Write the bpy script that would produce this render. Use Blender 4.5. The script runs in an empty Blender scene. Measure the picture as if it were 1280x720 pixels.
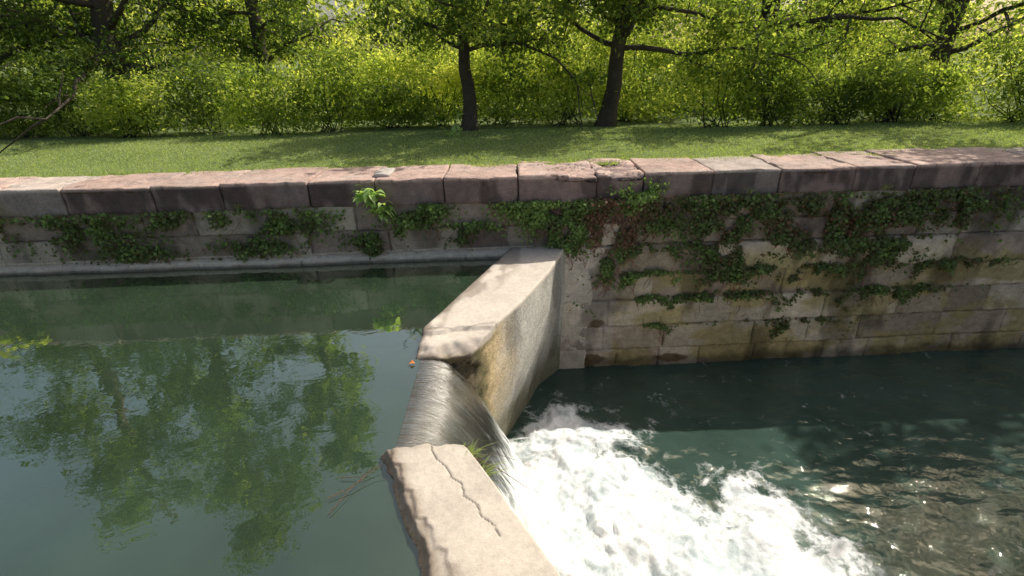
import bpy, math
import numpy as np
from mathutils import Matrix, Vector, Euler
R = np.random.RandomState(7)
scene = bpy.context.scene
COL = scene.collection

# ------------------------------------------------------------ noise
def _h(ix, iy, iz, seed):
    n = (ix.astype(np.int64)*374761393 + iy.astype(np.int64)*668265263 + iz.astype(np.int64)*1274126177 + seed*974711) & 0xffffffff
    n = ((n ^ (n >> 13))*1103515245) & 0xffffffff
    n = ((n ^ (n >> 15))*12345677) & 0xffffffff
    n = n ^ (n >> 16)
    return (n & 0xffff)/65535.0
def vn(p, seed=0):
    p = np.asarray(p, float); i = np.floor(p); f = p-i; f = f*f*(3-2*f); i = i.astype(np.int64)
    x, y, z = i[..., 0], i[..., 1], i[..., 2]; r = 0
    for a in (0, 1):
        for b in (0, 1):
            for c in (0, 1):
                w = (f[..., 0] if a else 1-f[..., 0])*(f[..., 1] if b else 1-f[..., 1])*(f[..., 2] if c else 1-f[..., 2])
                r = r + w*_h(x+a, y+b, z+c, seed)
    return r
def fbm(p, seed=0, o=4):
    p = np.asarray(p, float); r = 0; a = .5; t = 0
    for k in range(o):
        r = r+a*vn(p*(2.03**k), seed+k*17); t += a; a *= .5
    return r/t
def sst(a, b, x):
    t = np.clip((x-a)/(b-a), 0, 1); return t*t*(3-2*t)

# ------------------------------------------------------------ objects
def link(o): COL.objects.link(o); return o
def thing(name, label, cat, loc=(0, 0, 0), group=None):
    e = bpy.data.objects.new(name, None); e.empty_display_size = .1; e.location = loc
    e["label"] = label; e["category"] = cat
    if group: e["group"] = group
    return link(e)
def mesh(name, V, F, mat, col=None, smooth=True, parent=None, fattr=None, pattr=None, kind=None, label=None, cat=None, group=None):
    V = np.asarray(V, np.float32); me = bpy.data.meshes.new(name)
    if isinstance(F, np.ndarray):
        n, k = F.shape
        me.vertices.add(len(V)); me.vertices.foreach_set("co", V.ravel())
        me.loops.add(n*k); me.loops.foreach_set("vertex_index", F.astype(np.int32).ravel())
        me.polygons.add(n); me.polygons.foreach_set("loop_start", np.arange(0, n*k, k, dtype=np.int32))
        me.polygons.foreach_set("loop_total", np.full(n, k, dtype=np.int32))
        me.update(calc_edges=True)
    else:
        me.from_pydata([tuple(map(float, v)) for v in V], [], [tuple(int(i) for i in f) for f in F]); me.update()
    me.polygons.foreach_set("use_smooth", np.full(len(me.polygons), smooth))
    if col is not None:
        a = me.attributes.new("col", 'FLOAT_COLOR', 'POINT')
        c = np.ones((len(V), 4), np.float32); c[:, :3] = col; a.data.foreach_set("color", c.ravel())
    if fattr is not None:
        a = me.attributes.new("tint", 'FLOAT', 'FACE'); a.data.foreach_set("value", np.asarray(fattr, np.float32))
    if pattr is not None:
        for k2, v2 in pattr.items():
            a = me.attributes.new(k2, 'FLOAT', 'POINT'); a.data.foreach_set("value", np.asarray(v2, np.float32))
    me.materials.append(mat)
    o = link(bpy.data.objects.new(name, me))
    if parent is not None:
        o.parent = parent; o.location = -parent.location
    if kind: o["kind"] = kind
    if label: o["label"] = label
    if cat: o["category"] = cat
    if group: o["group"] = group
    return o
def gridf(nu, nv, off=0):
    i, j = np.meshgrid(np.arange(nu-1), np.arange(nv-1), indexing='ij')
    a = i*nv+j
    return np.stack([a, a+nv, a+nv+1, a+1], -1).reshape(-1, 4)+off

def rbox(size, res, rad, amp=0, freq=6, seed=0, rid=0.0):
    hx, hy, hz = [s/2 for s in size]; Vs = []; Fs = []; n0 = 0
    def lin(h):
        n = max(2, int(round(2*h/res))+1); return np.linspace(-h, h, n)
    for ax in range(3):
        h = (hx, hy, hz); o1, o2 = [(1, 2), (2, 0), (0, 1)][ax]
        a = lin(h[o1]); b = lin(h[o2]); A, B = np.meshgrid(a, b, indexing='ij')
        for s in (-1, 1):
            P = np.zeros(A.shape+(3,)); P[..., ax] = s*h[ax]; P[..., o1] = A; P[..., o2] = B
            F = gridf(len(a), len(b), n0)
            if s < 0: F = F[:, ::-1]
            Vs.append(P.reshape(-1, 3)); Fs.append(F); n0 += len(a)*len(b)
    V = np.concatenate(Vs); F = np.concatenate(Fs)
    key = np.round(V*20000).astype(np.int64); _, idx, inv = np.unique(key, axis=0, return_index=True, return_inverse=True)
    inv = inv.ravel(); V = V[idx]; F = inv[F]
    h = np.array([hx, hy, hz]); r = min(rad, hx*.95, hy*.95, hz*.95)
    q = np.clip(V, -h+r, h-r); d = V-q; L = np.linalg.norm(d, axis=1, keepdims=True)+1e-9; nrm = d/L
    V = q+nrm*r
    if amp:
        nz = (fbm(V*freq+seed*3.7, seed, 4)-.5)*2; nz2 = (fbm(V*freq*.35+seed*1.3+50, seed+5, 2)-.5)*2
        edge = np.clip((np.abs(nrm).max(1) < .98).astype(float), 0, 1)
        V = V+nrm*((nz*amp+nz2*amp*1.2)*(1+1.2*edge) - edge*np.abs(nz)*amp)[:, None]
    return V, F

# ------------------------------------------------------------ materials
def newmat(name):
    m = bpy.data.materials.new(name); m.use_nodes = True; nt = m.node_tree; nt.nodes.clear()
    out = nt.nodes.new("ShaderNodeOutputMaterial"); return m, nt, out
class N:
    def __init__(s, nt): s.nt = nt
    def n(s, t, **k):
        x = s.nt.nodes.new(t)
        for a, b in k.items(): setattr(x, a, b)
        return x
    def l(s, a, b): s.nt.links.new(a, b)
    def noise(s, vec, scale, detail=4, rough=.6, dist=0):
        x = s.n("ShaderNodeTexNoise"); x.inputs["Scale"].default_value = scale; x.inputs["Detail"].default_value = detail
        x.inputs["Roughness"].default_value = rough; x.inputs["Distortion"].default_value = dist
        if vec is not None: s.l(vec, x.inputs["Vector"])
        return x.outputs["Fac"]
    def math(s, op, a, b=None, c=None, clamp=False):
        x = s.n("ShaderNodeMath", operation=op, use_clamp=clamp)
        for i, v in enumerate((a, b, c)):
            if v is None: continue
            if isinstance(v, (int, float)): x.inputs[i].default_value = v
            else: s.l(v, x.inputs[i])
        return x.outputs[0]
    def mr(s, v, a, b, c, d, smooth=False):
        x = s.n("ShaderNodeMapRange")
        if smooth: x.interpolation_type = 'SMOOTHSTEP'
        s.l(v, x.inputs[0])
        for i, k in enumerate((a, b, c, d)): x.inputs[i+1].default_value = k
        return x.outputs[0]
    def mix(s, f, a, b, bt='MIX'):
        x = s.n("ShaderNodeMix", data_type='RGBA', blend_type=bt)
        for i, v in ((0, f), (6, a), (7, b)):
            if isinstance(v, (int, float)): x.inputs[i].default_value = v
            elif isinstance(v, tuple): x.inputs[i].default_value = v+(1,)
            else: s.l(v, x.inputs[i])
        return x.outputs[2]
    def geo(s): return s.n("ShaderNodeNewGeometry").outputs["Position"]
    def attr(s, name, o="Color"): return s.n("ShaderNodeAttribute", attribute_name=name).outputs[o]
    def bump(s, h, st, d=.02, nrm=None):
        x = s.n("ShaderNodeBump"); x.inputs["Strength"].default_value = st; x.inputs["Distance"].default_value = d
        s.l(h, x.inputs["Height"])
        if nrm is not None: s.l(nrm, x.inputs["Normal"])
        return x.outputs[0]
    def mapping(s, v, sc):
        x = s.n("ShaderNodeMapping"); x.inputs["Scale"].default_value = sc; s.l(v, x.inputs["Vector"]); return x.outputs[0]

def colmat(name, rough=.9, fine=60, lo=.72, hi=1.25, bst=.5, bd=.012, pebble=0, mid=.18):
    m, nt, out = newmat(name); k = N(nt); pos = k.geo()
    b = k.n("ShaderNodeBsdfPrincipled"); nz = k.noise(pos, fine, 6, .7); nz2 = k.noise(pos, fine*.18, 5, .65)
    f = k.mr(nz, .3, .7, lo, hi); f2 = k.mr(nz2, .3, .7, 1-mid, 1+mid); ff = k.math('MULTIPLY', f, f2)
    hgt = k.math('ADD', nz, k.math('MULTIPLY', nz2, 1.5))
    if pebble:
        v = k.n("ShaderNodeTexVoronoi"); v.inputs["Scale"].default_value = pebble; k.l(pos, v.inputs["Vector"])
        pk = k.mr(v.outputs["Distance"], 0, .6, 1, 0); pa = k.attr("peb", "Fac"); hgt = k.math('ADD', hgt, k.math('MULTIPLY', pk, k.math('MULTIPLY', pa, 3.0)))
        sep = k.n("ShaderNodeSeparateColor"); k.l(v.outputs["Color"], sep.inputs[0]); pc = k.mr(sep.outputs[0], 0, 1, .66, 1.34)
        pc = k.math('ADD', k.math('MULTIPLY', k.math('SUBTRACT', pc, 1.0), pa), 1.0); ff = k.math('MULTIPLY', ff, pc)
    cx = k.n("ShaderNodeCombineXYZ")
    for i in range(3): k.l(ff, cx.inputs[i])
    c = k.mix(1.0, k.attr("col"), cx.outputs[0], 'MULTIPLY')
    k.l(c, b.inputs["Base Color"]); b.inputs["Roughness"].default_value = rough; b.inputs["Specular IOR Level"].default_value = .25
    k.l(k.bump(hgt, bst, bd), b.inputs["Normal"]); k.l(b.outputs[0], out.inputs[0]); return m
M_stone = colmat("weathered_sandstone", .92, 55, .7, 1.25, .7, .015)
M_cope = colmat("red_sandstone", .9, 45, .74, 1.22, .8, .015)
M_conc = colmat("old_concrete", .88, 120, .86, 1.12, .45, .006, pebble=80, mid=.11)
M_bark = colmat("bark", .95, 40, .6, 1.3, .9, .03)

def leafmat(name, stops, trans=.5, rough=.5):
    m, nt, out = newmat(name); k = N(nt)
    r = k.n("ShaderNodeValToRGB"); els = r.color_ramp.elements
    els[0].position = stops[0][0]; els[0].color = stops[0][1]+(1,); els[1].position = stops[-1][0]; els[1].color = stops[-1][1]+(1,)
    for p, c in stops[1:-1]:
        e = els.new(p); e.color = c+(1,)
    k.l(k.attr("tint", "Fac"), r.inputs[0])
    b = k.n("ShaderNodeBsdfDiffuse"); b2 = k.n("ShaderNodeBsdfGlossy"); b2.inputs["Roughness"].default_value = rough
    k.l(r.outputs[0], b.inputs[0]); b2.inputs[0].default_value = (1, 1, 1, 1)
    g = k.n("ShaderNodeMixShader"); g.inputs[0].default_value = .03; k.l(b.outputs[0], g.inputs[1]); k.l(b2.outputs[0], g.inputs[2])
    t = k.n("ShaderNodeBsdfTranslucent"); k.l(k.mix(1.0, r.outputs[0], (2.15, 2.1, .85), 'MULTIPLY'), t.inputs[0])
    mx = k.n("ShaderNodeMixShader"); mx.inputs[0].default_value = trans
    k.l(g.outputs[0], mx.inputs[1]); k.l(t.outputs[0], mx.inputs[2]); k.l(mx.outputs[0], out.inputs[0]); return m
M_leaf = leafmat("tree_leaves", [(0, (.04, .075, .02)), (.5, (.13, .19, .05)), (1, (.36, .40, .12))], .6)
M_shrub = leafmat("shrub_leaves", [(0, (.08, .125, .035)), (.5, (.26, .34, .09)), (1, (.52, .54, .22))], .6)
M_wood = leafmat("sunny_woodland_leaves", [(0, (.08, .12, .03)), (.5, (.29, .36, .11)), (1, (.58, .60, .27))], .5)
M_ivy = leafmat("ivy_leaves", [(0, (.20, .105, .07)), (.3, (.09, .10, .04)), (.65, (.10, .17, .045)), (1, (.24, .36, .10))], .25)
M_grass = leafmat("grass_blades", [(0, (.19, .25, .11)), (.6, (.31, .39, .17)), (1, (.43, .47, .25))], .4)
M_broad = leafmat("broad_leaves", [(0, (.2, .32, .09)), (1, (.45, .6, .25))], .35)

m, nt, out = newmat("lawn_turf"); k = N(nt); pos = k.geo(); b = k.n("ShaderNodeBsdfPrincipled")
c = k.mix(k.mr(k.noise(pos, 1.3, 5, .6), .35, .65, 0, 1), (.16, .21, .08), (.22, .27, .12))
c = k.mix(k.mr(k.noise(pos, 60, 4, .7), .3, .7, 0, .5), c, (.09, .13, .045))
k.l(c, b.inputs["Base Color"]); b.inputs["Roughness"].default_value = 1; b.inputs["Specular IOR Level"].default_value = .1
k.l(k.bump(k.noise(pos, 50, 4), .8, .03), b.inputs["Normal"]); k.l(b.outputs[0], out.inputs[0]); M_ground = m

def watermat(name, base, bscale, bst, foam=False, refl=3.5):
    m, nt, out = newmat(name); k = N(nt); pos = k.geo()
    n1 = k.noise(k.mapping(pos, (1, 1.5, 1)), bscale, 3, .5, .6); n2 = k.noise(pos, bscale*3.7, 3, .5, .4)
    h = k.math('ADD', n1, k.math('MULTIPLY', n2, .3))
    mur = k.mix(k.mr(k.noise(pos, .8, 3), .35, .65, 0, 1), base, tuple(x*.7 for x in base))
    dif = k.n("ShaderNodeBsdfDiffuse"); glo = k.n("ShaderNodeBsdfGlossy"); glo.inputs["Roughness"].default_value = .015; glo.inputs[0].default_value = (.97, 1, .88, 1); fr = k.n("ShaderNodeFresnel"); fr.inputs[0].default_value = 1.33
    if foam:
        f = k.attr("foam", "Fac")
        wv = k.n("ShaderNodeVectorMath", operation='ADD')
        wn = k.n("ShaderNodeTexNoise"); wn.inputs["Scale"].default_value = 1.5; wn.inputs["Detail"].default_value = 5; wn.inputs["Roughness"].default_value = .6; k.l(pos, wn.inputs["Vector"])
        k.l(pos, wv.inputs[0]); sc = k.n("ShaderNodeVectorMath", operation='SCALE'); sc.inputs[3].default_value = 1.3; k.l(wn.outputs["Color"], sc.inputs[0]); k.l(sc.outputs[0], wv.inputs[1])
        v = k.n("ShaderNodeTexVoronoi", feature='F1'); v.inputs["Scale"].default_value = 3.6; k.l(wv.outputs[0], v.inputs["Vector"])
        v2 = k.n("ShaderNodeTexVoronoi", feature='F1'); v2.inputs["Scale"].default_value = 11; k.l(wv.outputs[0], v2.inputs["Vector"])
        lace = k.math('ADD', k.math('MULTIPLY', v.outputs["Distance"], .55), k.math('MULTIPLY', v2.outputs["Distance"], .25))
        n5 = k.noise(wv.outputs[0], 6, 5, .65); lace = k.math('ADD', lace, k.math('MULTIPLY', n5, .5))
        t = k.math('ADD', lace, f)
        fac = k.mr(t, .84, 1.32, 0, 1, True)
        fine = k.noise(wv.outputs[0], 3.0, 7, .64)
        white = k.mix(k.mr(fine, .36, .58, 0, 1), (.44, .51, .52), (.82, .84, .84))
        k.l(k.mix(fac, mur, white), dif.inputs[0])
        ff = k.math('MULTIPLY', k.math('MULTIPLY', fr.outputs[0], refl, clamp=True), k.mr(fac, 0, .5, 1, .03))
        h = k.math('ADD', k.math('MULTIPLY', h, 1.0), k.math('MULTIPLY', fac, k.math('MULTIPLY', fine, 1.8)))
    else:
        k.l(mur, dif.inputs[0]); ff = k.math('MINIMUM', k.math('MULTIPLY', fr.outputs[0], refl), .42)
    mx = k.n("ShaderNodeMixShader"); k.l(ff, mx.inputs[0]); k.l(dif.outputs[0], mx.inputs[1]); k.l(glo.outputs[0], mx.inputs[2])
    bp = k.bump(h, bst, .03); k.l(bp, dif.inputs["Normal"]); k.l(bp, glo.inputs["Normal"]); k.l(bp, fr.inputs["Normal"]); k.l(mx.outputs[0], out.inputs[0]); return m
M_water = watermat("still_green_water", (.038, .066, .040), 2.4, .07, refl=7.0)
M_pool = watermat("churning_green_water", (.05, .088, .072), 4.5, .34, True, refl=1.7)

m, nt, out = newmat("falling_water"); k = N(nt); pos = k.geo()
u = k.attr("uu", "Fac"); s_ = k.attr("ss", "Fac")
cx = k.n("ShaderNodeCombineXYZ"); k.l(k.math('MULTIPLY', u, 12), cx.inputs[0]); k.l(k.math('MULTIPLY', s_, 2.4), cx.inputs[1])
st = k.noise(cx.outputs[0], 1.3, 6, .66, 1.5)
cx2 = k.n("ShaderNodeCombineXYZ"); k.l(k.math('MULTIPLY', u, 50), cx2.inputs[0]); k.l(k.math('MULTIPLY', s_, 5.0), cx2.inputs[1]); st2 = k.noise(cx2.outputs[0], 1.0, 6, .7, 1.2)
sm = k.math('ADD', k.math('MULTIPLY', st, .55), k.math('MULTIPLY', st2, .45))
fac = k.mr(k.math('ADD', sm, k.math('MULTIPLY', k.math('POWER', s_, 2.6), .62)), .66, 1.02, 0, 1, True)
dark = k.mix(k.mr(s_, .0, .25, 0, 1), (.085, .055, .024), (.048, .056, .044))
base = k.mix(fac, k.mix(k.mr(sm, .46, .64, 0, .8), dark, (.20, .215, .195)), (.78, .82, .82))  # pale streak highlights painted into the sheet's base colour
dif = k.n("ShaderNodeBsdfDiffuse"); glo = k.n("ShaderNodeBsdfGlossy"); glo.inputs["Roughness"].default_value = .14; fr = k.n("ShaderNodeFresnel"); fr.inputs[0].default_value = 1.33
k.l(base, dif.inputs[0]); mx = k.n("ShaderNodeMixShader"); k.l(k.math('MULTIPLY', k.math('MULTIPLY', fr.outputs[0], 1.35, clamp=True), k.mr(fac, 0, .7, 1, .1)), mx.inputs[0])
bp = k.bump(sm, .5, .035)
for q in (dif, glo, fr): k.l(bp, q.inputs["Normal"])
k.l(dif.outputs[0], mx.inputs[1]); k.l(glo.outputs[0], mx.inputs[2]); k.l(mx.outputs[0], out.inputs[0]); M_fall = m

# ------------------------------------------------------------ leaves
def unit(v): return v/(np.linalg.norm(v, axis=-1, keepdims=True)+1e-9)
def leaves(name, C, size, tint, mat, parent, rng, nb=None, ratio=.5, nbias=0.0, kind=None, dirb=None, label=None):
    n = len(C); d = unit(rng.normal(size=(n, 3)) + (0 if dirb is None else np.array(dirb)))
    nn = rng.normal(size=(n, 3))
    if nb is not None: nn = nn*(1-nbias)+np.array(nb)*nbias*2.0
    d = unit(d); s = unit(np.cross(d, nn)); size = np.asarray(size)[:, None]
    fold = unit(np.cross(s, d))*size*.08
    V = np.stack([C-d*size*.5, C+s*size*ratio*.5+fold-d*size*.06, C+d*size*.5, C-s*size*ratio*.5+fold-d*size*.06], 1).reshape(-1, 3)
    F = np.arange(4*n).reshape(n, 4)
    return mesh(name, V, F, mat, smooth=False, parent=parent, fattr=np.clip(tint, 0, 1), kind=kind, label=label)
def tube(pts, rad, ns=7):
    pts = np.asarray(pts, float); n = len(pts); T = unit(np.gradient(pts, axis=0))
    ref = np.array([.31, .93, .2]); A = unit(np.cross(T, ref)); B = np.cross(T, A)
    th = np.linspace(0, 2*np.pi, ns, endpoint=False)
    V = pts[:, None]+np.asarray(rad)[:, None, None]*(A[:, None]*np.cos(th)[None, :, None]+B[:, None]*np.sin(th)[None, :, None])
    i, j = np.meshgrid(np.arange(n-1), np.arange(ns), indexing='ij'); jn = (j+1) % ns
    F = np.stack([i*ns+j, i*ns+jn, (i+1)*ns+jn, (i+1)*ns+j], -1).reshape(-1, 4)
    return V.reshape(-1, 3), F
class Acc:
    def __init__(s): s.V = []; s.F = []; s.n = 0; s.C = []
    def add(s, V, F, c=None):
        s.V.append(V); s.F.append(F+s.n); s.n += len(V)
        if c is not None: s.C.append(np.broadcast_to(np.asarray(c, float), (len(V), 3)))
    def get(s): return np.concatenate(s.V), np.concatenate(s.F)
    def col(s): return np.concatenate(s.C)

def tree(x, y, h, r, spread, seed, low, nleaf, label, lean=0.0, tone=0.0, nlimb=16, keepf=.10, fine_z=4.0, lp=1.5, limbw=.36):
    rng = np.random.RandomState(seed); e = thing("tree", label, "tree", (x, y, 0))
    A = Acc(); tz = np.linspace(-.15, h*.86, 14)
    wob = np.cumsum(rng.normal(size=(14, 2))*.05*h/8, axis=0); wob -= wob[0]
    tp = np.stack([x+wob[:, 0]+lean*tz, y+wob[:, 1], tz], 1); tr = r*(1-.8*(tz-tz[0])/(h))+r*.5*np.exp(-(tz+.15)*4)
    zz = np.linspace(-.15, h*.86, 40); P = np.stack([np.interp(zz, tz, tp[:, i]) for i in range(3)], 1); rr = np.interp(zz, tz, tr)
    V, F = tube(P, rr, 12); A.add(V, F)
    cl = []; wt = []
    for i in range(nlimb):
        fr = (i+.5)/nlimb; z0 = low+(h*.82-low)*fr**lp; az = i*2.4+rng.uniform(-.5, .5)
        L = spread*(1.05-.65*fr)*rng.uniform(.7, 1.1); b0 = np.array([np.interp(z0, tz, tp[:, 0]), np.interp(z0, tz, tp[:, 1]), z0])
        d = np.array([math.cos(az), math.sin(az), rng.uniform(.05, .55)+.3*fr]); pts = [b0]; p = b0.copy()
        for q in range(8):
            d = unit(d+rng.normal(size=3)*.2+np.array([0, 0, -.02])); p = p+d*L/8; pts.append(p.copy())
        pts = np.array(pts); r0 = np.interp(z0, tz, tr)*limbw
        V, F = tube(pts, np.linspace(r0, r0*.15, 9), 6); A.add(V, F)
        for t in range(9):
            k0 = rng.randint(2, 9); tb = pts[k0]; td = unit(rng.normal(size=3)+np.array([math.cos(az), math.sin(az), -.05])*.8); tl = L*rng.uniform(.15, .38)
            tpn = [tb]; pp = tb.copy()
            for q in range(4):
                td = unit(td+rng.normal(size=3)*.25+np.array([0, 0, -.08])); pp = pp+td*tl/4; tpn.append(pp.copy())
            tpn = np.array(tpn); V, F = tube(tpn, np.linspace(r0*.3, .006, 5), 4); A.add(V, F)
            for q in range(1, 5): cl.append(tpn[q]); wt.append(rng.uniform(.2, 1.5))
    V, F = A.get(); cn = fbm(V*np.array([9, 9, 2.]), seed, 3)
    mesh("trunk", V, F, M_bark, col=np.array([.08, .066, .053])*(.5+cn[:, None]*1.1), parent=e)
    cl = np.array(cl); wt = np.array(wt); wt /= wt.sum(); ci = rng.choice(len(cl), nleaf, p=wt); ctone = rng.uniform(-.28, .34, len(cl))
    C = cl[ci]+rng.normal(size=(nleaf, 3))*np.array([.22, .22, .15])*(spread/3.5)
    hi = C[:, 2] > fine_z; keep = (~hi) | (rng.rand(nleaf) < keepf); C = C[keep]; hi = hi[keep]; ci = ci[keep]
    m2 = C[:, 2] > .9; C = C[m2]; hi = hi[m2]; ci = ci[m2]
    sz = np.where(hi, .22, .11)*rng.uniform(.6, 1.25, len(C))
    tint = .45+tone+ctone[ci]+rng.normal(size=len(C))*.16
    leaves("crown", C, sz, tint, M_leaf, e, rng, ratio=.55)
    return e

def shrub(x, y, w, h, seed, n, label, tone=0.0, mat=None, dp=.8, grp="shrubs along the lawn edge"):
    rng = np.random.RandomState(seed); e = thing("shrub", label, "shrub", (x, y, 0), grp)
    A = Acc(); K = 26; cen = []
    for i in range(K):
        a = rng.uniform(0, 2*np.pi); rr = math.sqrt(rng.rand()); zc = rng.uniform(.08, 1)
        cen.append([x+math.cos(a)*rr*w*.5*(1.1-.4*zc), y+math.sin(a)*rr*dp*.5, zc*h])
    cen = np.array(cen)
    for c in cen[:14]:
        b0 = np.array([x+rng.normal()*w*.1, y+rng.normal()*.1, -.05]); mid = (b0+c)/2+rng.normal(size=3)*.06
        V, F = tube(np.array([b0, mid, c]), [.014, .01, .004], 4); A.add(V, F)
    V, F = A.get(); mesh("stems", V, F, M_bark, col=np.full((len(V), 3), .05), parent=e, kind="stuff")
    ct = rng.uniform(-.38, .34, K); ci = rng.randint(0, K, n); C = cen[ci]+rng.normal(size=(n, 3))*np.array([.15*w, .16*dp, .10*h])
    kk = C[:, 2] > 0; C = C[kk]; ci = ci[kk]
    leaves("foliage", C, rng.uniform(.05, .13, len(C)), .45+tone+ct[ci]+rng.normal(size=len(C))*.16, mat or M_shrub, e, rng, ratio=.5)

# ------------------------------------------------------------ wall
K_YAW = .05
def wy(s): return 6.9+K_YAW*s
levels = np.array([-.336, -.72, -1.07, -1.54, -1.96, -2.42, -2.85, -3.25, -3.7])[::-1]
def wallfield(s, z, seed):
    nl = len(levels); ci = np.clip(np.searchsorted(levels, z)-1, 0, nl-2); lo = levels[ci]; hi = levels[ci+1]
    off = _h(ci, ci*0+3, ci*0, seed)*1.0; wid = .8+.5*_h(ci, ci*0+9, ci*0, seed)
    u = (s+off+.2*np.sin(s*1.7+ci*2.1))/wid; bi = np.floor(u).astype(np.int64); f = u-bi
    P = np.stack([s, z, z*0], -1)
    dj = np.minimum(np.minimum(f, 1-f)*wid, np.minimum(z-lo, hi-z))
    rnd = _h(bi, ci, ci*0, seed+1); rnd2 = _h(bi, ci, ci*0+5, seed+2)
    warp = (fbm(P*9, seed+3, 3)-.5)*.05
    j = sst(-.002, .016, dj+warp*.4)
    front = j*.03+(rnd-.5)*.035+(fbm(P*3.2, seed+9, 4)-.5)*.06*(.4+rnd2)+(fbm(P*14, seed+8, 3)-.5)*.03
    front += np.where(z < -1.96, .03, 0)+np.where((z < -1.07), np.where(s < .3, .11, .02), 0)
    return front, j, rnd, rnd2, P, ci
def wallmesh(name, s0, s1, ds, dz, seed, ymap, sign, parent, zb=-3.55, right=True):
    s = np.arange(s0, s1+ds, ds); z = np.arange(zb, -.32, dz); S, Z = np.meshgrid(s, z, indexing='ij')
    fr, j, rnd, rnd2, P, ci = wallfield(S, Z, seed)
    V = np.stack([S, ymap(S)-sign*fr, Z], -1).reshape(-1, 3); F = gridf(len(s), len(z))
    if sign < 0: F = F[:, ::-1]
    lower = sst(.5, 1.2, S)[..., None]*sst(-1.0, -1.3, Z)[..., None]
    a = np.array([.34, .295, .24]); bb = np.array([.26, .215, .185]); cc = np.array([.42, .38, .32]); dd = np.array([.40, .34, .14])
    r1 = rnd[..., None]; col = np.where(r1 < .4, a, np.where(r1 < .65, bb, cc))*(.7+.6*rnd2[..., None])
    col = col*(1+lower*.28)*np.where(lower > .5, np.array([1.02, .99, .93]), 1.0)
    big = fbm(P*1.1, seed+20, 3)[..., None]; col = col*(.68+.64*big)
    mz = sst(.44, .60, fbm(P*np.array([1.6, 3, 1.]), seed+31, 4)+.22*(rnd2-.5)) * sst(-1.1, -1.4, Z) * sst(1.45, 1.7, S)
    col = col*(1-mz[..., None]*.75)+dd*mz[..., None]*.75*(.6+.8*big)
    pale = ((S > .9) & (S < 1.6) & (Z < -1.1) & (Z > -2.9)).astype(float)[..., None]*.8
    col = col*(1-pale)+np.array([.50, .45, .40])*pale*(.7+.6*big)
    drk = sst(.52, .72, fbm(P*np.array([2.5, 1.2, 1.]), seed+41, 4))[..., None]*.5; col = col*(1-drk)
    led = ((S < .3) & (Z < -1.03)).astype(float)[..., None]; col = col*(1-led*.9)+np.array([.60, .56, .48])*led*.9
    wet = np.maximum(sst(-2.95, -3.12, Z+(fbm(P*4, 3, 2)-.5)*.15), (S < .6)*sst(-1.12, -1.15, Z))[..., None]; col = col*(1-.62*wet)
    for (ms, mzc, mw, mh) in ((1.22, -3.05, .30, .13), (1.32, -2.36, .13, .08), (2.6, -3.05, .3, .08), (1.08, -3.0, .15, .1)):
        q = np.exp(-(((S-ms)/mw)**2+((Z-mzc)/mh)**2))*1.3+(fbm(P*9, 88, 3)-.5)*.6; q = sst(.4, .7, q)[..., None]*.85; col = col*(1-q)+np.array([.09, .06, .03])*q
    jj = np.where((S < .3) & (Z < -1.05), 1.0, j)
    col = col*(.4+.6*jj[..., None])
    return mesh(name, V, F, M_stone, col=col.reshape(-1, 3), parent=parent)

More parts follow.
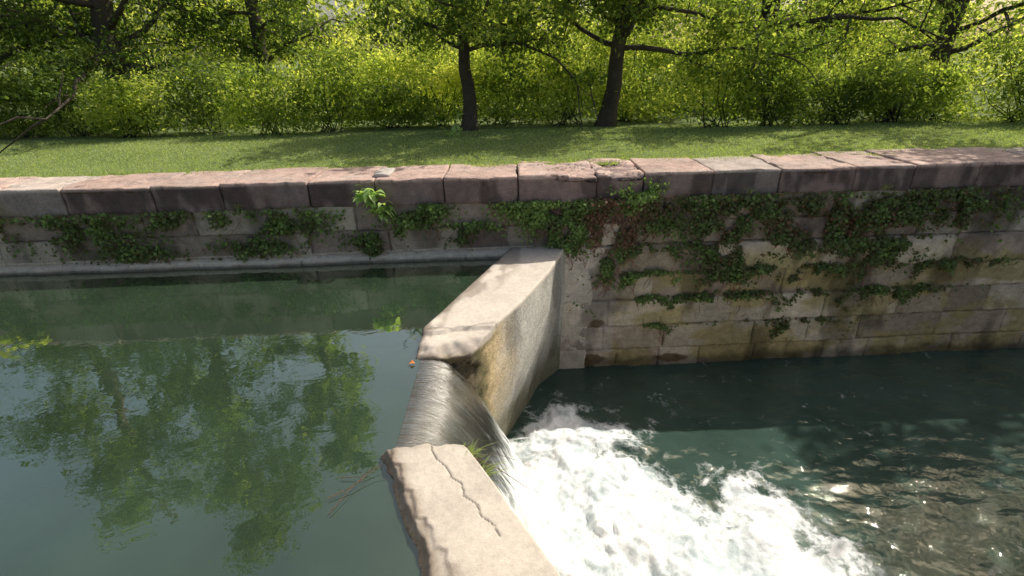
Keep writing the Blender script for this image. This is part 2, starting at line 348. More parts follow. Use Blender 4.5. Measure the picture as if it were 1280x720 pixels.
wall = thing("stone_wall", "weathered brown sandstone canal lock wall with thick coping stones and ivy", "wall", (0, 7.2, -1.5))
wallmesh("masonry", -13, 13, .024, .016, 11, wy, 1, wall)
V, F = rbox((120, .9, 3.4), 6, .01); V[:, 1] += 7.42+K_YAW*V[:, 0]; V[:, 2] += -2.02
mesh("wall_core", V, F, M_stone, col=np.full((len(V), 3), .12), parent=wall, smooth=False)
def coping(parent, bounds, ymap, depthf, sign, seed0, res=.024, name="coping"):
    A = Acc()
    for i in range(len(bounds)-1):
        a, b2 = bounds[i], bounds[i+1]; w = b2-a-.012; rng = np.random.RandomState(seed0+i); dp = depthf(.5*(a+b2))
        rough1 = abs(a-.11) < .01; big = rough1 or abs(a-1.2) < .01
        th = .37+(.03 if rough1 else 0)
        V, F = rbox((w, dp, th), res, .016, .012 if rough1 else .007, 6, seed0+i)
        P = V*np.array([2.2, 4.6, 0])+seed0+i*7; st = fbm(P, seed0+i, 4)
        topm = V[:, 2] > th*.30
        flake = (sst(.46, .467, st)*.012+sst(.53, .537, st)*.012+sst(.60, .607, st)*.012)*(1.7 if big else (.7 if rng.rand() < .5 else .25))
        V[:, 2] -= np.where(topm, flake, 0)
        bed = (fbm(V*np.array([3, 3, 16.]), i+9, 3)-.5)*(.05 if rough1 else .022)+(fbm(V*np.array([7, 3, 7.]), i+29, 3)-.5)*.018; V[:, 1] += bed
        cx = (a+b2)/2; ang = rng.normal()*.005; V[:, 2] += V[:, 0]*ang+rng.uniform(-.008, .008)-th/2+(.02 if rough1 else 0.01)
        V[:, 0] += cx; V[:, 1] = ymap(V[:, 0])+sign*(V[:, 1]+dp/2-.06-rng.uniform(0, .03))-(.05 if rough1 else 0)
        base = (np.array([.51, .37, .315]) if (rng.rand() < .7 or (-2 < a < 2.2)) else np.array([.46, .39, .34]))*rng.uniform(.88, 1.1)
        n = fbm(V*1.7, 5, 3)[:, None]; n2 = fbm(V*6, 6, 3)[:, None]
        c = base*(.7+.6*n)*(.78+.44*n2); g = sst(.5, .62, fbm(V*2.3+9, 8, 4))[:, None]*.35; c = c*(1-g)+np.array([.44, .38, .34])*g
        fronty = sst(-.02, -.05, V[:, 2])[:, None]; c = c*(1-fronty)+c*fronty*np.array([.48, .49, .53])  # shade of the front faces painted into the stone colour
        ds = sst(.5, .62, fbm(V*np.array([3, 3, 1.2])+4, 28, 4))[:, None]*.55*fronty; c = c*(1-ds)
        crk = np.where(topm, np.exp(-((st-.463)/.006)**2)+np.exp(-((st-.533)/.006)**2), 0)[:, None]*(.8 if big else .4); c = c*(1-np.clip(crk, 0, .7))
        F2 = F if sign > 0 else F[:, ::-1]
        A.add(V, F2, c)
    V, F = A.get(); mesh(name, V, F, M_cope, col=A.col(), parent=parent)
bl = [-1.85-1.02*i+(.12 if i % 2 else 0) for i in range(1, 12)][::-1]+[-1.85, -.91, .11, 1.2, 1.87]+[1.87+.98*i+(.1 if i % 3 == 0 else 0) for i in range(1, 12)]
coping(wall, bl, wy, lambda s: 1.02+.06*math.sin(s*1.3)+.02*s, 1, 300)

nwall = thing("stone_wall", "near sandstone lock wall with coping beside the weir", "wall", (0, .4, -1.5))
wallmesh("masonry", -9, 9, .06, .05, 51, lambda s: .92+0*s, -1, nwall)
V, F = rbox((120, .8, 3.4), 6, .01); V[:, 1] += .5; V[:, 2] += -2.02
mesh("wall_core", V, F, M_stone, col=np.full((len(V), 3), .12), parent=nwall, smooth=False)
coping(nwall, [-9+1.0*i for i in range(19)], lambda s: .92+0*s, lambda s: .8, -1, 500, res=.07)

# ------------------------------------------------------------ ground (one sheet with the canal cut through it)
VV = []; FF = []
xs = np.concatenate([[-400, -60], np.linspace(-20, 20, 41), [60, 400]]); ys = np.concatenate([[0, .7], np.linspace(1, 1.9, 3), np.linspace(2, 12, 30), [20, 60, 500]])
X, Y = np.meshgrid(xs, ys, indexing='ij')
ystart = 7.62+K_YAW*np.clip(X, -60, 60)
YY = ystart+Y; ZZ = -.035+.02*(fbm(np.stack([X*.8, YY*.8, X*0], -1), 3, 3)-.5)*(Y > 0)+0*Y
VV.append(np.stack([X, YY, ZZ], -1).reshape(-1, 3)); FF.append(gridf(len(xs), len(ys))); n0 = VV[0].shape[0]
q = np.array([(-400, -500, -.03), (400, -500, -.03), (400, .25, -.03), (-400, .25, -.03), (-60, .25, -.03), (-60, 4.7, -.03), (-400, 4.7, -.03), (60, .25, -.03), (400, .25, -.03), (400, 10.6, -.03), (60, 10.6, -.03)], float)
VV.append(q)
mesh("ground", np.concatenate(VV), [tuple(f) for f in FF[0]]+[(n0, n0+1, n0+8, n0+7, n0+4, n0+3), (n0+3, n0+4, n0+5, n0+6), (n0+7, n0+8, n0+9, n0+10)], M_ground, kind="structure", smooth=False)

def blades(n, x0, x1, y0, y1, hmin, hmax, rng, mask=None, yfun=None):
    x = rng.uniform(x0, x1, n); y = rng.uniform(0, 1, n)**1.25*(y1-y0)+y0
    if yfun is not None: y = y+yfun(x)
    n = len(x); h = rng.uniform(hmin, hmax, n); a = rng.uniform(0, 6.28, n); w = rng.uniform(.003, .006, n)*1.6
    B = np.stack([x, y, np.full(n, -.035)], 1); S = np.stack([np.cos(a), np.sin(a), 0*a], 1)*w[:, None]
    T = B+np.stack([rng.normal(size=n)*.5*h, rng.normal(size=n)*.5*h, h], 1)
    V = np.stack([B-S, B+S, T], 1).reshape(-1, 3); return V, np.arange(3*n).reshape(n, 3), n, x, y
rng = np.random.RandomState(3)
V, F, n, gx, gy = blades(120000, -12, 12, 0, 4.3, .018, .034, rng, yfun=lambda x: 7.62+K_YAW*x)
tt = .30+.50*fbm(np.stack([gx*.7, gy*.9, gx*0], 1), 4, 3)+rng.normal(size=n)*.12
mesh("grass", V, F, M_grass, smooth=False, fattr=np.clip(tt, 0, 1), kind="stuff", label="mown green lawn grass behind the coping stones", cat="grass")
V, F, n, gx, gy = blades(7000, -13, 13, -.1, .12, .03, .08, rng, yfun=lambda x: 7.78+K_YAW*x+.08*np.sin(x*3)+.06*np.sin(x*7.3))
mesh("grass", V, F, M_grass, smooth=False, fattr=np.clip(.45+rng.normal(size=n)*.2, 0, 1), kind="stuff", label="ragged grass fringe growing over the coping edge", cat="grass")

# ------------------------------------------------------------ concrete weir walls
def concrete(name, lw, ln, hgt, ztop, Lp, Rp, seed, topf, colf, label, undercut=0, res=.022, rad=.014, amp=.004):
    V, F = rbox((lw, ln, hgt), res, rad, amp, 7, seed)
    u = V[:, 0]/lw+.5; v = V[:, 1]/ln+.5; z = V[:, 2]+ztop-hgt/2
    Lp = np.array(Lp); Rp = np.array(Rp)
    def ev(Pp, t):
        tt = Pp[:, 0]; tc = np.clip(t, -.05, 1.05); return np.stack([np.interp(tc, tt, Pp[:, 1]), np.interp(tc, tt, Pp[:, 2])], -1)
    L = ev(Lp, v); Rr = ev(Rp, v); P = L+(Rr-L)*u[:, None]
    W = np.stack([P[:, 0], P[:, 1], z], 1)
    dz, dx = topf(u, v, W, z); W[:, 2] += dz; W[:, 0] += dx
    o = thing(name, label, "concrete wall", (float(P[:, 0].mean()), float(P[:, 1].mean()), ztop-hgt))
    c, peb = colf(u, v, W)
    mesh("concrete_block", W, F, M_conc, col=c, parent=o, pattr={"peb": peb}); return o

ZT = -1.07
def topA(u, v, W, z):
    t = (z > ZT-.35); n = fbm(W*np.array([5, 5, 0])+3, 4, 4)
    vv = v+(n-.5)*.08
    step = sst(.155, .145, vv)*.035+sst(.07, .0, vv)*.08+sst(.03, 0., u+(n-.5)*.06)*.02
    dz = np.where(t, -step*sst(ZT-.35, ZT-.05, z), 0)+np.where(t, .03*v, 0)+np.where(t, (fbm(W*np.array([14, 14, 0]), 6, 3)-.5)*(.004+.035*sst(.1, 0, v)), 0)
    depth = np.clip((ZT-z)/2.1, 0, 1)
    dx = -.26*sst(.3, 1, depth)*u*sst(1.0, .75, v) + (fbm(W*np.array([3, 3, 2.]), 77, 4)-.5)*.03*sst(.03, .2, depth)*(u > .5)
    end = sst(.10, .0, v)*np.clip(depth*6, 0, 1); dx = dx+(fbm(W*6, 9, 3)-.5)*.14*end
    W[:, 1] += (fbm(W*np.array([5, 1, 5])+30, 29, 5)-.42)*.45*sst(.08, .0, v)*np.clip(depth*14, 0, 1)
    return dz, dx
def colA(u, v, W):
    top = sst(ZT-.05, ZT-.015, W[:, 2]+.085*sst(.18, .10, v)); n = fbm(W*2.2, 12, 4); n2 = fbm(W*7, 13, 4)
    base = np.array([.58, .52, .45])[None]*(.78+.40*n[:, None])*(.86+.28*n2[:, None])
    gold = sst(.33, .10, v+(n-.5)*.3)[:, None]*.9  # warm sunlit patch near the broken end, painted into the side colour
    sc = np.array([.47, .455, .41])*(1-gold)+np.array([.62, .47, .25])*gold
    side = sc*(.65+.6*n[:, None])*(.8+.4*n2[:, None])
    depth = np.clip((ZT-W[:, 2])/2.1, 0, 1)[:, None]
    alg = sst(.55, .88, depth+(n[:, None]-.5)*.5); side = side*(1-.8*alg)+np.array([.11, .105, .05])*.8*alg
    side = side*(1-.35*sst(.56, .7, fbm(W*np.array([3, 3, .8])+5, 14, 4))[:, None])
    moss = (sst(.15, .04, v+(n2-.5)*.15)*sst(.0, .08, depth[:, 0]))[:, None]; mc = np.array([.075, .065, .03])*(.5+1.0*n2[:, None])+np.array([.0, .03, 0])*n[:, None]; side = side*(1-moss*.92)+mc*moss*.92
    c = base*top[:, None]+side*(1-top[:, None])
    wet = (sst(.12, .01, u+(n2-.5)*.25)*.65+sst(.09, .0, v+(n-.5)*.12)*.8)[:, None]; wet = np.clip(wet, 0, .85); c = c*(1-wet)+np.array([.11, .085, .06])*wet
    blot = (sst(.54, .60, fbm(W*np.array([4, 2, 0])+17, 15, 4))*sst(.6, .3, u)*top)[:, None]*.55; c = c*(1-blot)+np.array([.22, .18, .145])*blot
    ln = np.abs(v-(.150+.01*np.sin(u*9))); c = c*(1-.35*(sst(.008, .003, ln)*top)[:, None])
    return c, (1-top)*1.0
concrete("concrete_wall", .70, 2.85, 2.5, ZT,
         [(0, -.966, 4.09), (.18, -.934, 4.59), (1, .06, 7.05)], [(0, -.42, 4.20), (.33, .10, 5.11), (.63, .48, 5.95), (.85, .70, 6.6), (1, .86, 7.05)], 21, topA, colA,
         "pale concrete weir wall with dappled sunlit top and rough mossy broken end", res=.02)
V, F = rbox((.62, .24, 2.6), .022, .05, .016, 5, 33); dep = np.clip((-V[:, 2]+1.3)/2.6, 0, 1)
V[:, 0] += .88+.07*(fbm(np.stack([dep*7, dep*0, dep*0], 1), 3, 4)-.5)+.02*np.sin(dep*5); V[:, 1] += 6.972-.03*sst(.75, 1, dep); V[:, 1] += K_YAW*V[:, 0]-.02; V[:, 2] += -1.06-1.3
n = fbm(V*2.5, 3, 4)[:, None]; n2 = fbm(V*8, 4, 4)[:, None]; c = np.array([.50, .455, .40])*(.6+.75*n)*(.75+.5*n2); c = c*(1-.6*sst(.80, .88, dep+(n[:, 0]-.5)*.2)[:, None])
o = thing("concrete_pilaster", "grey concrete render strip joining the weir to the stone wall", "concrete", (.8, 7, -3.6)); mesh("concrete_face", V, F, M_conc, col=c, parent=o, pattr={"peb": np.full(len(V), .5)})

def crackd(W, pts):
    P = np.array(pts); d = np.full(len(W), 9.)
    for a, b2 in zip(P[:-1], P[1:]):
        ab = b2-a; t = np.clip(((W[:, :2]-a)@ab)/(ab@ab), 0, 1); d = np.minimum(d, np.linalg.norm(W[:, :2]-(a+t[:, None]*ab), axis=1))
    return d
CR1 = [(-.62, 2.90), (-.60, 2.76), (-.55, 2.68), (-.47, 2.60), (-.43, 2.51), (-.36, 2.46), (-.33, 2.35), (-.24, 2.28), (-.215, 2.20), (-.13, 2.12), (-.10, 2.05)]
def crossL(y):
    return np.interp(-y, [-2.9, -2.66, -2.645, -2.42, -2.41, -2.20, -2.19, -1.98, -1.97, -1.6, 0], [-.90, -.84, -.79, -.72, -.67, -.59, -.54, -.46, -.42, -.28, .4])
def topB(u, v, W, z):
    n = fbm(W*np.array([6, 6, 0])+8, 5, 4); t = (z > ZT-.3); wj = W.copy(); wj[:, 0] += (fbm(W*30, 2, 2)-.5)*.012
    d1 = crackd(wj, CR1)
    low = sst(.012, -.012, wj[:, 0]-crossL(W[:, 1])+(n-.5)*.10)
    dz = -sst(.006, .001, d1)*.008-low*.016-sst(.06, 0, u+(n-.5)*.12)*.045-sst(.98, 1., v+(n-.5)*.04)*.03+(fbm(W*np.array([12, 12, 0]), 16, 3)-.5)*.004
    dx = (fbm(W*5, 19, 3)-.5)*.03*np.clip((ZT-z)*5, 0, 1)+(fbm(W*np.array([0, 7, 7.]), 59, 4)-.5)*.10*sst(.2, 0, u)-.09*np.clip((ZT-z)*7, 0, 1)*sst(.3, 0, u)
    W[:, 1] += (fbm(W*np.array([6, 0, 6.]), 61, 4)-.5)*.12*sst(.95, 1, v)
    return np.where(t, dz, 0), dx
def colB(u, v, W):
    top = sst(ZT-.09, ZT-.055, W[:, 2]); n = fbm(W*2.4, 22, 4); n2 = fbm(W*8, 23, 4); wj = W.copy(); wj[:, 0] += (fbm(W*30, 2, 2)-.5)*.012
    c = np.array([.54, .485, .415])[None]*(.78+.40*n[:, None])*(.84+.32*n2[:, None])
    d1 = crackd(wj, CR1); dl = wj[:, 0]-crossL(W[:, 1])+(fbm(W*np.array([6, 6, 0])+8, 5, 4)-.5)*.10
    st = (np.exp(-(np.clip(np.abs(dl), 0, 9)/.05)**2)*sst(.40, .52, fbm(W*4.3, 91, 3)))[:, None]*.65; c = c*(1-st)+np.array([.20, .15, .11])*st
    c = c*(1-.8*sst(.0075, .002, d1)[:, None]); c = c*(1-.22*sst(.02, -.03, dl)[:, None])
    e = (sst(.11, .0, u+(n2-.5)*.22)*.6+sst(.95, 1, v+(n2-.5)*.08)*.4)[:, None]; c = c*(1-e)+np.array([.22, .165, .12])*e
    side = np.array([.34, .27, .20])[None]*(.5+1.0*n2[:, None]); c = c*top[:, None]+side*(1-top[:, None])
    return c, (1-top)
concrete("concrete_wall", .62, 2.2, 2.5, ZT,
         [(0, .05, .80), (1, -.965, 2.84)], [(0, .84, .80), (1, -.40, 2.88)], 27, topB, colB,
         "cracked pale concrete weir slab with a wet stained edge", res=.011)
V, F = rbox((.2, 1.7, 2.2), .05, .03, .012, 6, 41); V += np.array([-.98, 3.47, -2.37]); o = thing("spillway_sill", "dark wet concrete sill under the spilling water", "weir", (-.98, 3.47, -3.4))
mesh("concrete_lip", V, F, M_conc, col=np.full((len(V), 3), .07), parent=o, pattr={"peb": np.zeros(len(V))})

# ------------------------------------------------------------ water
ZU = -1.17
wp = np.array([(-60, .6, ZU), (.2, .6, ZU), (.2, 1.0, ZU), (-.70, 2.80, ZU), (-.90, 2.80, ZU), (-.90, 4.2, ZU), (-.75, 4.4, ZU), (.3, 7.0, ZU), (.3, 7.1, ZU), (-60, 4.2, ZU)])
mesh("canal_water", wp, [tuple(range(len(wp)))], M_water, kind="structure", smooth=False)
nu, ns_ = 130, 150; U, S = np.meshgrid(np.linspace(0, 1, nu), np.linspace(-.06, 1.25, ns_), indexing='ij')
y0 = 2.74+U*(4.2-2.74); x0 = -.88+.03*np.sin(U*3.1); sp = np.clip(S, 0, 9)
nz = fbm(np.stack([U*6, S*1.6, U*0], -1), 9, 3)-.5; nz2 = fbm(np.stack([U*9, S*7, U*0], -1), 10, 4)-.5
edge = np.sin(np.pi*U)**.4
Zf = ZU-.003-1.36*sp**2+nz*.09*sst(0, .5, S)+nz2*.22*sst(.6, 1.2, S)
Xf = x0+S*(.88+.10*edge)+nz2*.14*sst(.6, 1.2, S); Yf = y0+(.5-U)*.10*sst(.1, 1, S)
V = np.stack([Xf, Yf, Zf], -1).reshape(-1, 3)
mesh("waterfall", V, gridf(nu, ns_), M_fall, pattr={"uu": U.ravel(), "ss": np.clip(S, 0, 2).ravel()}, kind="structure")
ZL = -3.18
xs = np.concatenate([np.arange(-1.2, 4.6, .022), np.linspace(4.65, 9, 70), [12, 20, 60]]); ys = np.concatenate([np.arange(.6, 7.3, .022)])
X, Y = np.meshgrid(xs, ys, indexing='ij'); Yw = np.where(X > 3.6, Y+ (X-3.6)*.04, Y)
def pool_foam(x, y):
    bx = [(-1, 5.3), (-.2, 5.7), (.55, 6.15), (1.05, 5.85), (1.6, 5.3), (2.1, 4.8), (2.8, 4.3), (3.6, 3.6), (4.6, 2.4), (6, 1.2), (60, .6)]
    bx = np.array(bx); yl = np.interp(x, bx[:, 0], bx[:, 1]); d = yl-y
    n = fbm(np.stack([x*1.5, y*1.5, x*0], -1), 33, 5)-.5
    f = sst(-.3, 1.5, d+n*2.8)
    return f*(1-.5*sst(2.3, 4.2, x)), n
f, n = pool_foam(X, Yw)
fade = sst(4.8, 3.6, X); jet = np.exp(-(((X-.55)/1.15)**2+((Yw-3.5)/1.6)**2))
P3 = np.stack([X, Yw, X*0], -1); turb = fbm(P3*2.2+n[..., None]*2, 35, 6)-.5; rip = fbm(P3*np.array([3, 5, 1]), 36, 3)-.5
Z = ZL+fade*(f*turb*.26+f*.04+jet*.36*(.7+turb*1.2))+rip*.03*(X < 12)
mesh("lock_chamber_water", np.stack([X, Yw, Z], -1).reshape(-1, 3), gridf(len(xs), len(ys)), M_pool, pattr={"foam": (f*.98+jet*.6).ravel()}, kind="structure")

# ------------------------------------------------------------ ivy on the wall
def ivy(patches, label, seed, dens=1.0, dry=0.0, mat=None, size=.042, stems=110, hang=0.0):
    rng = np.random.RandomState(seed); Cs = []; T = []
    for (s0, z0, sw, sh, n, tn) in patches:
        n = int(n*dens*1.7); s = s0+rng.normal(size=n)*sw*.5; z = z0+rng.normal(size=n)*sh*.5
        if hang: z = z-hang*np.maximum(0, fbm(np.stack([s*4, s*0, s*0+seed], 1), 7, 3)-.42)*rng.rand(n)*8
        nn = fbm(np.stack([s*5, z*5, s*0+seed], 1), 70, 3); kk = nn > .36+.12*rng.rand(n); s = s[kk]; z = z[kk]; nn = nn[kk]
        kk = (z > -3.1); s = s[kk]; z = z[kk]; nn = nn[kk]
        if seed in (1, 2, 4, 7, 8): z = np.where(z > -.33, -.34-rng.rand(len(z))*.12, z)
        out_ = .03+np.abs(rng.normal(size=len(s)))*.05*(.5+nn*1.2)+np.where(z < -1.96, .03, 0)+np.where(z > -.40, .05, 0)
        z = np.minimum(z, -.02)
        Cs.append(np.stack([s, wy(s)-out_-.02, z], 1)); T.append(tn+(nn-.5)*.9+rng.normal(size=len(s))*.15)
    C = np.concatenate(Cs); T = np.concatenate(T); c0 = C.mean(0)
    e = thing("ivy", label, "ivy", (float(c0[0]), float(c0[1]), float(C[:, 2].min())), "ivy growing on the lock wall")
    leaves("leaves", C, rng.uniform(.55, 1.3, len(C))*size, T, mat or M_ivy, e, rng, nb=(0, -1, .5), ratio=.95, nbias=.6)
    A = Acc()
    for i in range(max(6, len(C)//stems)):
        p = C[rng.randint(len(C))].copy(); L = rng.uniform(.15, .5); pts = [p.copy()]; d = np.array([rng.normal()*.4, 0, -1.])
        for q in range(5):
            d = unit(d+np.array([rng.normal()*.4, rng.normal()*.1, 0])); p = p+d*L/5; p[1] = wy(p[0])-.06-rng.rand()*.06; pts.append(p.copy())
        V, F = tube(pts, np.full(6, .004), 4); A.add(V, F)
    V, F = A.get(); mesh("stems", V, F, M_bark, col=np.tile(np.array([[.34, .19, .13]]), (len(V), 1)), parent=e, kind="stuff")
ivy([(.30, -.44, .45, .16, 1500, .7), (.62, -.60, .42, .28, 2900, .7), (.88, -.85, .26, .32, 1700, .62), (1.15, -.44, .6, .12, 900, .5), (.75, -1.05, .2, .12, 200, .5)], "dense green ivy hanging below the coping stones", 1)
ivy([(1.35, -.60, .35, .36, 1300, .05), (1.6, -.85, .35, .28, 800, .05), (1.48, -1.0, .14, .3, 700, .4), (1.47, -1.35, .13, .28, 900, .55), (1.85, -.5, .5, .2, 700, .15)], "tangle of brown dry ivy with a trailing strand", 2, mat=M_ivy, stems=20)
ivy([(1.95, -1.52, .6, .05, 900, .65), (1.9, -1.94, .65, .05, 900, .6), (2.0, -1.10, .55, .06, 900, .5), (2.2, -.75, .5, .14, 600, .45), (1.78, -.28, .35, .16, 900, .8), (2.3, -2.40, .3, .03, 150, .5)], "ivy rows rooted along the wall ledges", 3, size=.038, hang=.10)
ivy([(-1.55, -.42, .35, .10, 500, .65), (-1.2, -.45, .35, .16, 800, .65), (-1.35, -.60, .3, .1, 350, .6)], "small green ivy clump under the coping", 4)
ivy([(-2.0, -.88, .35, .14, 700, .6), (-1.7, -.72, .2, .1, 200, .55), (-1.95, -1.0, .2, .08, 250, .45)], "low ivy clump just above the canal water", 5)
ivy([(-.55, -.72, .35, .10, 550, .6), (-.7, -.85, .2, .1, 250, .5)], "thin ivy sprig on the stone joint", 6)
ivy([(-3.2, -.55, .8, .25, 1300, .55), (-4.4, -.45, .6, .2, 900, .5), (-3.6, -.9, .6, .14, 600, .5), (-5.8, -.6, .9, .3, 1500, .5), (-7.4, -.5, .7, .3, 1200, .5), (-5.2, -.95, .6, .12, 500, .5)], "shaded ivy patches along the upper wall", 7, size=.05, dens=.7)
ivy([(2.8, -.6, .7, .32, 3000, .45), (3.1, -1.0, .5, .35, 2200, .45), (3.9, -.55, .9, .22, 2600, .4), (3.3, -1.5, .4, .3, 1500, .4), (4.2, -1.1, .8, .2, 1800, .4), (5.2, -.65, .9, .32, 2800, .45), (6.6, -.65, .9, .36, 2800, .4), (5.6, -1.3, .7, .3, 1800, .45), (4.6, -.8, 1.2, .3, 1800, .1)], "heavy curtain of dark ivy hanging down the shaded wall", 8, size=.052, dens=.65)
ivy([(3.2, -1.94, .9, .05, 1100, .45), (4.4, -1.52, 1.2, .06, 1300, .45), (5.6, -1.94, 1.2, .06, 1300, .45), (4.4, -2.40, 1.0, .04, 700, .4), (6.8, -1.52, .9, .06, 1000, .4)], "ivy rows creeping along shaded masonry ledges", 9, size=.05, dens=.8, hang=.12)

rng = np.random.RandomState(12)
def rosette(x, y, z, n, size, name, label, mat, rng, up=.5, cat="plant"):
    e = thing(name, label, cat, (x, y, z)); Vs = []; Fs = []; n0 = 0; T = []
    for i in range(n):
        a = rng.uniform(0, 2*np.pi); L = size*rng.uniform(.6, 1.1); w = L*.25; el = rng.uniform(.1, 1.2)*up
        st = np.array([x, y, z])+rng.normal(size=3)*size*.38; d = np.array([math.cos(a), math.sin(a)*.7-.3, 0]); s = np.array([-math.sin(a), math.cos(a), 0])
        for q in range(6):
            t = q/5; c = st+d*L*t+np.array([0, 0, 1])*(L*(el*t*1.2-1.0*t*t*.8)); ww = w*math.sin(math.pi*min(.97, t*.92+.06))
            Vs += [c-s*ww+np.array([0, 0, ww*.4]), c, c+s*ww+np.array([0, 0, ww*.4])]
        for q in range(5):
            b0 = n0+q*3
            Fs += [[b0, b0+1, b0+4, b0+3], [b0+1, b0+2, b0+5, b0+4]]
            tt = rng.uniform(.2, 1); T += [tt, tt]
        n0 += 18
    mesh("leaves", np.array(Vs), np.array(Fs), mat, parent=e, fattr=T)
rosette(-1.92, 6.66, -.22, 60, .17, "weed_plant", "bright green broad-leaved weed growing from the coping joint", M_broad, rng, up=.9)
rosette(-1.78, 6.68, -.40, 30, .14, "weed_plant", "small broad-leaved weed hanging on the wall", M_broad, rng)
rosette(-7.0, 6.40, -.25, 34, .28, "weed_plant", "leafy weed clump in the shaded wall joint", M_leaf, rng)
rosette(-1.15, 11.0, .05, 14, .24, "weed_plant", "pale broad-leaved weed at the foot of the shrubs", M_broad, rng, up=1.6)
def tuft(x, y, z, n, h, rng, label, dirb=(0, 0), lie=.35):
    e = thing("grass_tuft", label, "grass", (x, y, z)); Vs = []; Fs = []; n0 = 0; T = []
    for i in range(n):
        b0 = np.array([x, y, z])+rng.normal(size=3)*np.array([.04, .04, .01]); d = np.array([rng.normal()*lie+dirb[0], rng.normal()*lie+dirb[1], 1.]); L = h*rng.uniform(.5, 1.1); s = unit(np.array([rng.normal(), rng.normal(), 0]))*.004
        for q in range(5):
            t = q/4; c = b0+d*L*t*np.array([1, 1, 1-.55*t]); Vs += [c-s*(1-t*.85), c+s*(1-t*.85)]
        for q in range(4):
            Fs.append([n0+q*2, n0+q*2+1, n0+q*2+3, n0+q*2+2]); T.append(rng.uniform(.0, .5))
        n0 += 10
    mesh("blades", np.array(Vs), np.array(Fs), M_grass, parent=e, fattr=T)
tuft(-.36, 2.80, -1.15, 60, .22, rng, "green grass tuft rooted on the broken slab edge", (.5, .1))
tuft(-.25, 2.62, -1.16, 40, .17, rng, "small grass tuft beside the foaming water", (.7, .0))
tuft(1.75, 6.86, -.33, 40, .16, rng, "grass tuft growing from a joint in the coping", (0, -.4))
for i, xx in enumerate((-3.7, 3.4, 5.4)):
    tuft(xx, wy(xx)-.05, -.33, 40, .17, rng, "grass tuft growing from a joint in the coping", (0, -.4))
def twig(pts, r, label):
    V, F = tube(np.array(pts, float), np.linspace(r, r*.4, len(pts)), 5); mesh("twig", V, F, M_bark, col=np.tile(np.array([[.2, .13, .08]]), (len(V), 1)), label=label, cat="twig")
twig([(-1.25, 2.42, -1.15), (-1.12, 2.50, -1.14), (-1.0, 2.62, -1.12), (-.93, 2.66, -1.10)], .004, "thin brown twig floating beside the slab")
twig([(-1.22, 2.60, -1.15), (-1.08, 2.60, -1.145), (-.95, 2.70, -1.12)], .003, "thin brown twig floating beside the slab")
twig([(-1.20, 2.30, -1.15), (-1.12, 2.48, -1.14), (-1.02, 2.66, -1.13)], .003, "curved straw stem in the canal water")
twig([(-.30, 2.74, -1.12), (-.12, 2.66, -1.15), (.10, 2.55, -1.24)], .004, "bare twig reaching over the foaming water")
twig([(-.33, 2.70, -1.10), (-.15, 2.74, -1.08), (.02, 2.70, -1.12)], .003, "bare twig reaching over the foaming water")
m, nt, out = newmat("orange_leaf"); b = nt.nodes.new("ShaderNodeBsdfPrincipled"); b.inputs["Base Color"].default_value = (.5, .16, .03, 1); nt.links.new(b.outputs[0], out.inputs[0])
V = np.array([(-1.0, 4.02, -1.155), (-.97, 4.0, -1.14), (-.94, 4.03, -1.155), (-.97, 4.06, -1.135), (-.97, 4.03, -1.145)]); mesh("fallen_leaf", V, [(0, 1, 4), (1, 2, 4), (2, 3, 4), (3, 0, 4)], m, label="orange fallen leaf caught at the weir crest", cat="leaf")
V, F = rbox((.22, .5, .05), .03, .02, .01, 8, 90); V += np.array([-1.78, 7.15, .02]); mesh("flat_stone", V, F, M_cope, col=np.tile(np.array([[.5, .46, .42]]), (len(V), 1)), label="pale flat stone lying on the coping", cat="stone")

# ------------------------------------------------------------ trees
tree(-.92, 11.9, 5.2, .165, 3.0, 101, 1.6, 19000, "dark slender tree with spreading low branches at the lawn edge", lean=.0, tone=.0, lp=1.8, keepf=.06, limbw=.42)
tree(2.25, 12.2, 7.0, .19, 3.4, 102, 1.6, 23000, "tall dark tree with leaning limbs behind the shrubs", lean=.05, tone=.0, lp=1.8, keepf=.05, limbw=.42)
tree(7.3, 15.5, 13.5, .28, 5.0, 103, 1.6, 20000, "large shady tree with a broad crown", tone=-.05, nlimb=22, keepf=.07)  # crown raised above the view to throw shade on the left side
tree(-10.2, 14.2, 16, .28, 4.8, 104, 1.3, 34000, "leafy tree with a broad low crown", tone=-.28, nlimb=30, keepf=.45)
tree(-7.0, 15.6, 14, .2, 2.9, 109, 1.2, 26000, "narrow tall green tree behind the shrubs", tone=-.22, nlimb=28, lp=1.1, keepf=.40)
tree(-14.5, 14.5, 16, .3, 4.8, 105, 1.2, 28000, "leafy tree at the edge of the lawn", tone=-.28, keepf=.45, nlimb=26)
tree(12.3, 15.5, 11, .26, 4.5, 106, 1.3, 20000, "shady tree at the edge of the lawn", tone=-.12)
tree(13.0, 10.2, 9.5, .28, 4.4, 107, 4.0, 22000, "tall tree added out of view to shade the lock chamber", nlimb=20, fine_z=2, lp=1, keepf=.22)  # unseen tree, added to shade the glittering water on the right
tree(18.0, 9.5, 12, .28, 4.8, 108, 4.0, 18000, "tall tree added out of view to shade the lock chamber", nlimb=20, fine_z=2, lp=1, keepf=.22)  # second unseen tree, added for its shade
rng = np.random.RandomState(44); i = 0
xx = -13.5
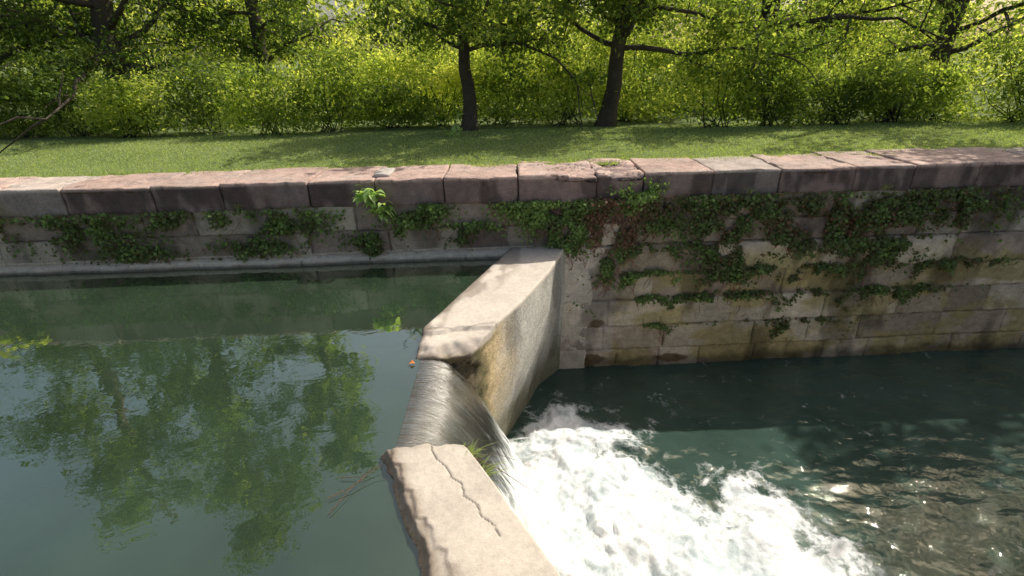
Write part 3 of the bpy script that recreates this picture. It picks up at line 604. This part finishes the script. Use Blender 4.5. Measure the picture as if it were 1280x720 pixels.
while xx < 13.5:
    w = rng.uniform(1.3, 2.1); cen = -3.0 < xx+w/2 < 4.2; y = 11.7+rng.uniform(-.1, .6)+(.9 if cen else 0)
    h = rng.uniform(.9, 1.7) if not cen else rng.uniform(.7, 1.4)
    tn = rng.uniform(-.2, .2) if cen else rng.uniform(-.15, .2)
    if -3.6 < xx < -1.6: tn += .15
    if abs(xx) > 4.5: tn -= .2  # outer shrubs get darker leaf colour standing in for tree shade
    shrub(xx+w/2, y, w*1.15, h, 500+i, 4000, "dense leafy shrub along the back of the lawn" if tn < .05 else "light green leafy shrub along the back of the lawn", tn); xx += w*.8; i += 1
xx = -6.5
while xx < 9.5:
    w = rng.uniform(1.8, 2.8); shrub(xx+w/2, 15.6+rng.uniform(-.3, .8), w*1.2, rng.uniform(1.4, 2.7), 700+i, 5000, "tall sunlit bush behind the tree trunks", rng.uniform(-.1, .3), dp=1.4, grp="sunlit bushes behind the trees"); xx += w*.75; i += 1
rng = np.random.RandomState(8); K = 340; cx_ = rng.uniform(-32, 32, K); cy_ = rng.uniform(18, 27, K); cz_ = rng.uniform(0, 1, K)**.8*(4.3+1.0*np.sin(cx_*.7)+cy_*.03)
n = 80000; ci = rng.randint(0, K, n); C = np.stack([cx_[ci]+rng.normal(size=n)*.8, cy_[ci]+rng.normal(size=n)*.6, cz_[ci]+rng.normal(size=n)*.5], 1); kk = C[:, 2] > 0; C = C[kk]; ci = ci[kk]
tt = .5+rng.uniform(-.45, .42, K)[ci]+rng.normal(size=len(C))*.14
o = leaves("woodland", C, rng.uniform(.14, .30, len(C)), tt, M_wood, None, rng, kind="stuff", ratio=.6); o["label"] = "sunlit yellow-green woodland beyond the trees"; o["category"] = "woodland"

# ------------------------------------------------------------ light, sky
w = bpy.data.worlds.new("World"); scene.world = w; w.use_nodes = True; nt = w.node_tree; nt.nodes.clear()
el = math.radians(47); dirv = np.array([.78, .58]); dirv /= np.linalg.norm(dirv)
sky = nt.nodes.new("ShaderNodeTexSky"); sky.sky_type = 'NISHITA'; sky.sun_disc = False; sky.sun_elevation = el; sky.sun_rotation = math.atan2(dirv[0], dirv[1]); sky.dust_density = 4.0; sky.ozone_density = .6
mixn = nt.nodes.new("ShaderNodeMix"); mixn.data_type = 'RGBA'; mixn.blend_type = 'MULTIPLY'; mixn.inputs[0].default_value = 1; mixn.inputs[7].default_value = (1.0, .95, .86, 1)
bg = nt.nodes.new("ShaderNodeBackground"); bg.inputs[1].default_value = .15; o_ = nt.nodes.new("ShaderNodeOutputWorld")
nt.links.new(sky.outputs[0], mixn.inputs[6]); nt.links.new(mixn.outputs[2], bg.inputs[0]); nt.links.new(bg.outputs[0], o_.inputs[0])
sl = bpy.data.lights.new("sun", 'SUN'); sl.energy = 4.8; sl.angle = math.radians(.5); sl.color = (1, .93, .82); so = link(bpy.data.objects.new("sun", sl))
sd = Vector((dirv[0]*math.cos(el), dirv[1]*math.cos(el), math.sin(el))); so.rotation_euler = sd.to_track_quat('Z', 'Y').to_euler(); so.location = (10, 10, 20)

# ------------------------------------------------------------ camera
cd = bpy.data.cameras.new("camera"); cam = link(bpy.data.objects.new("camera", cd)); scene.camera = cam
cd.sensor_width = 36; cd.lens = 623/1280*36; cd.clip_end = 1500; cd.clip_start = .05
th = math.radians(25); f_ = Vector((0, math.cos(th), -math.sin(th))); r_ = Vector((1, 0, 0)); u_ = Vector((0, math.sin(th), math.cos(th)))
ph = math.radians(-1.0); r2 = r_*math.cos(ph)+u_*math.sin(ph); u2 = u_*math.cos(ph)-r_*math.sin(ph)
Mx = Matrix(((r2.x, u2.x, -f_.x, 0), (r2.y, u2.y, -f_.y, 0), (r2.z, u2.z, -f_.z, 1.5), (0, 0, 0, 1))); cam.matrix_world = Mx
scene.view_settings.view_transform = 'Standard'; scene.view_settings.look = 'None'; scene.view_settings.exposure = 0
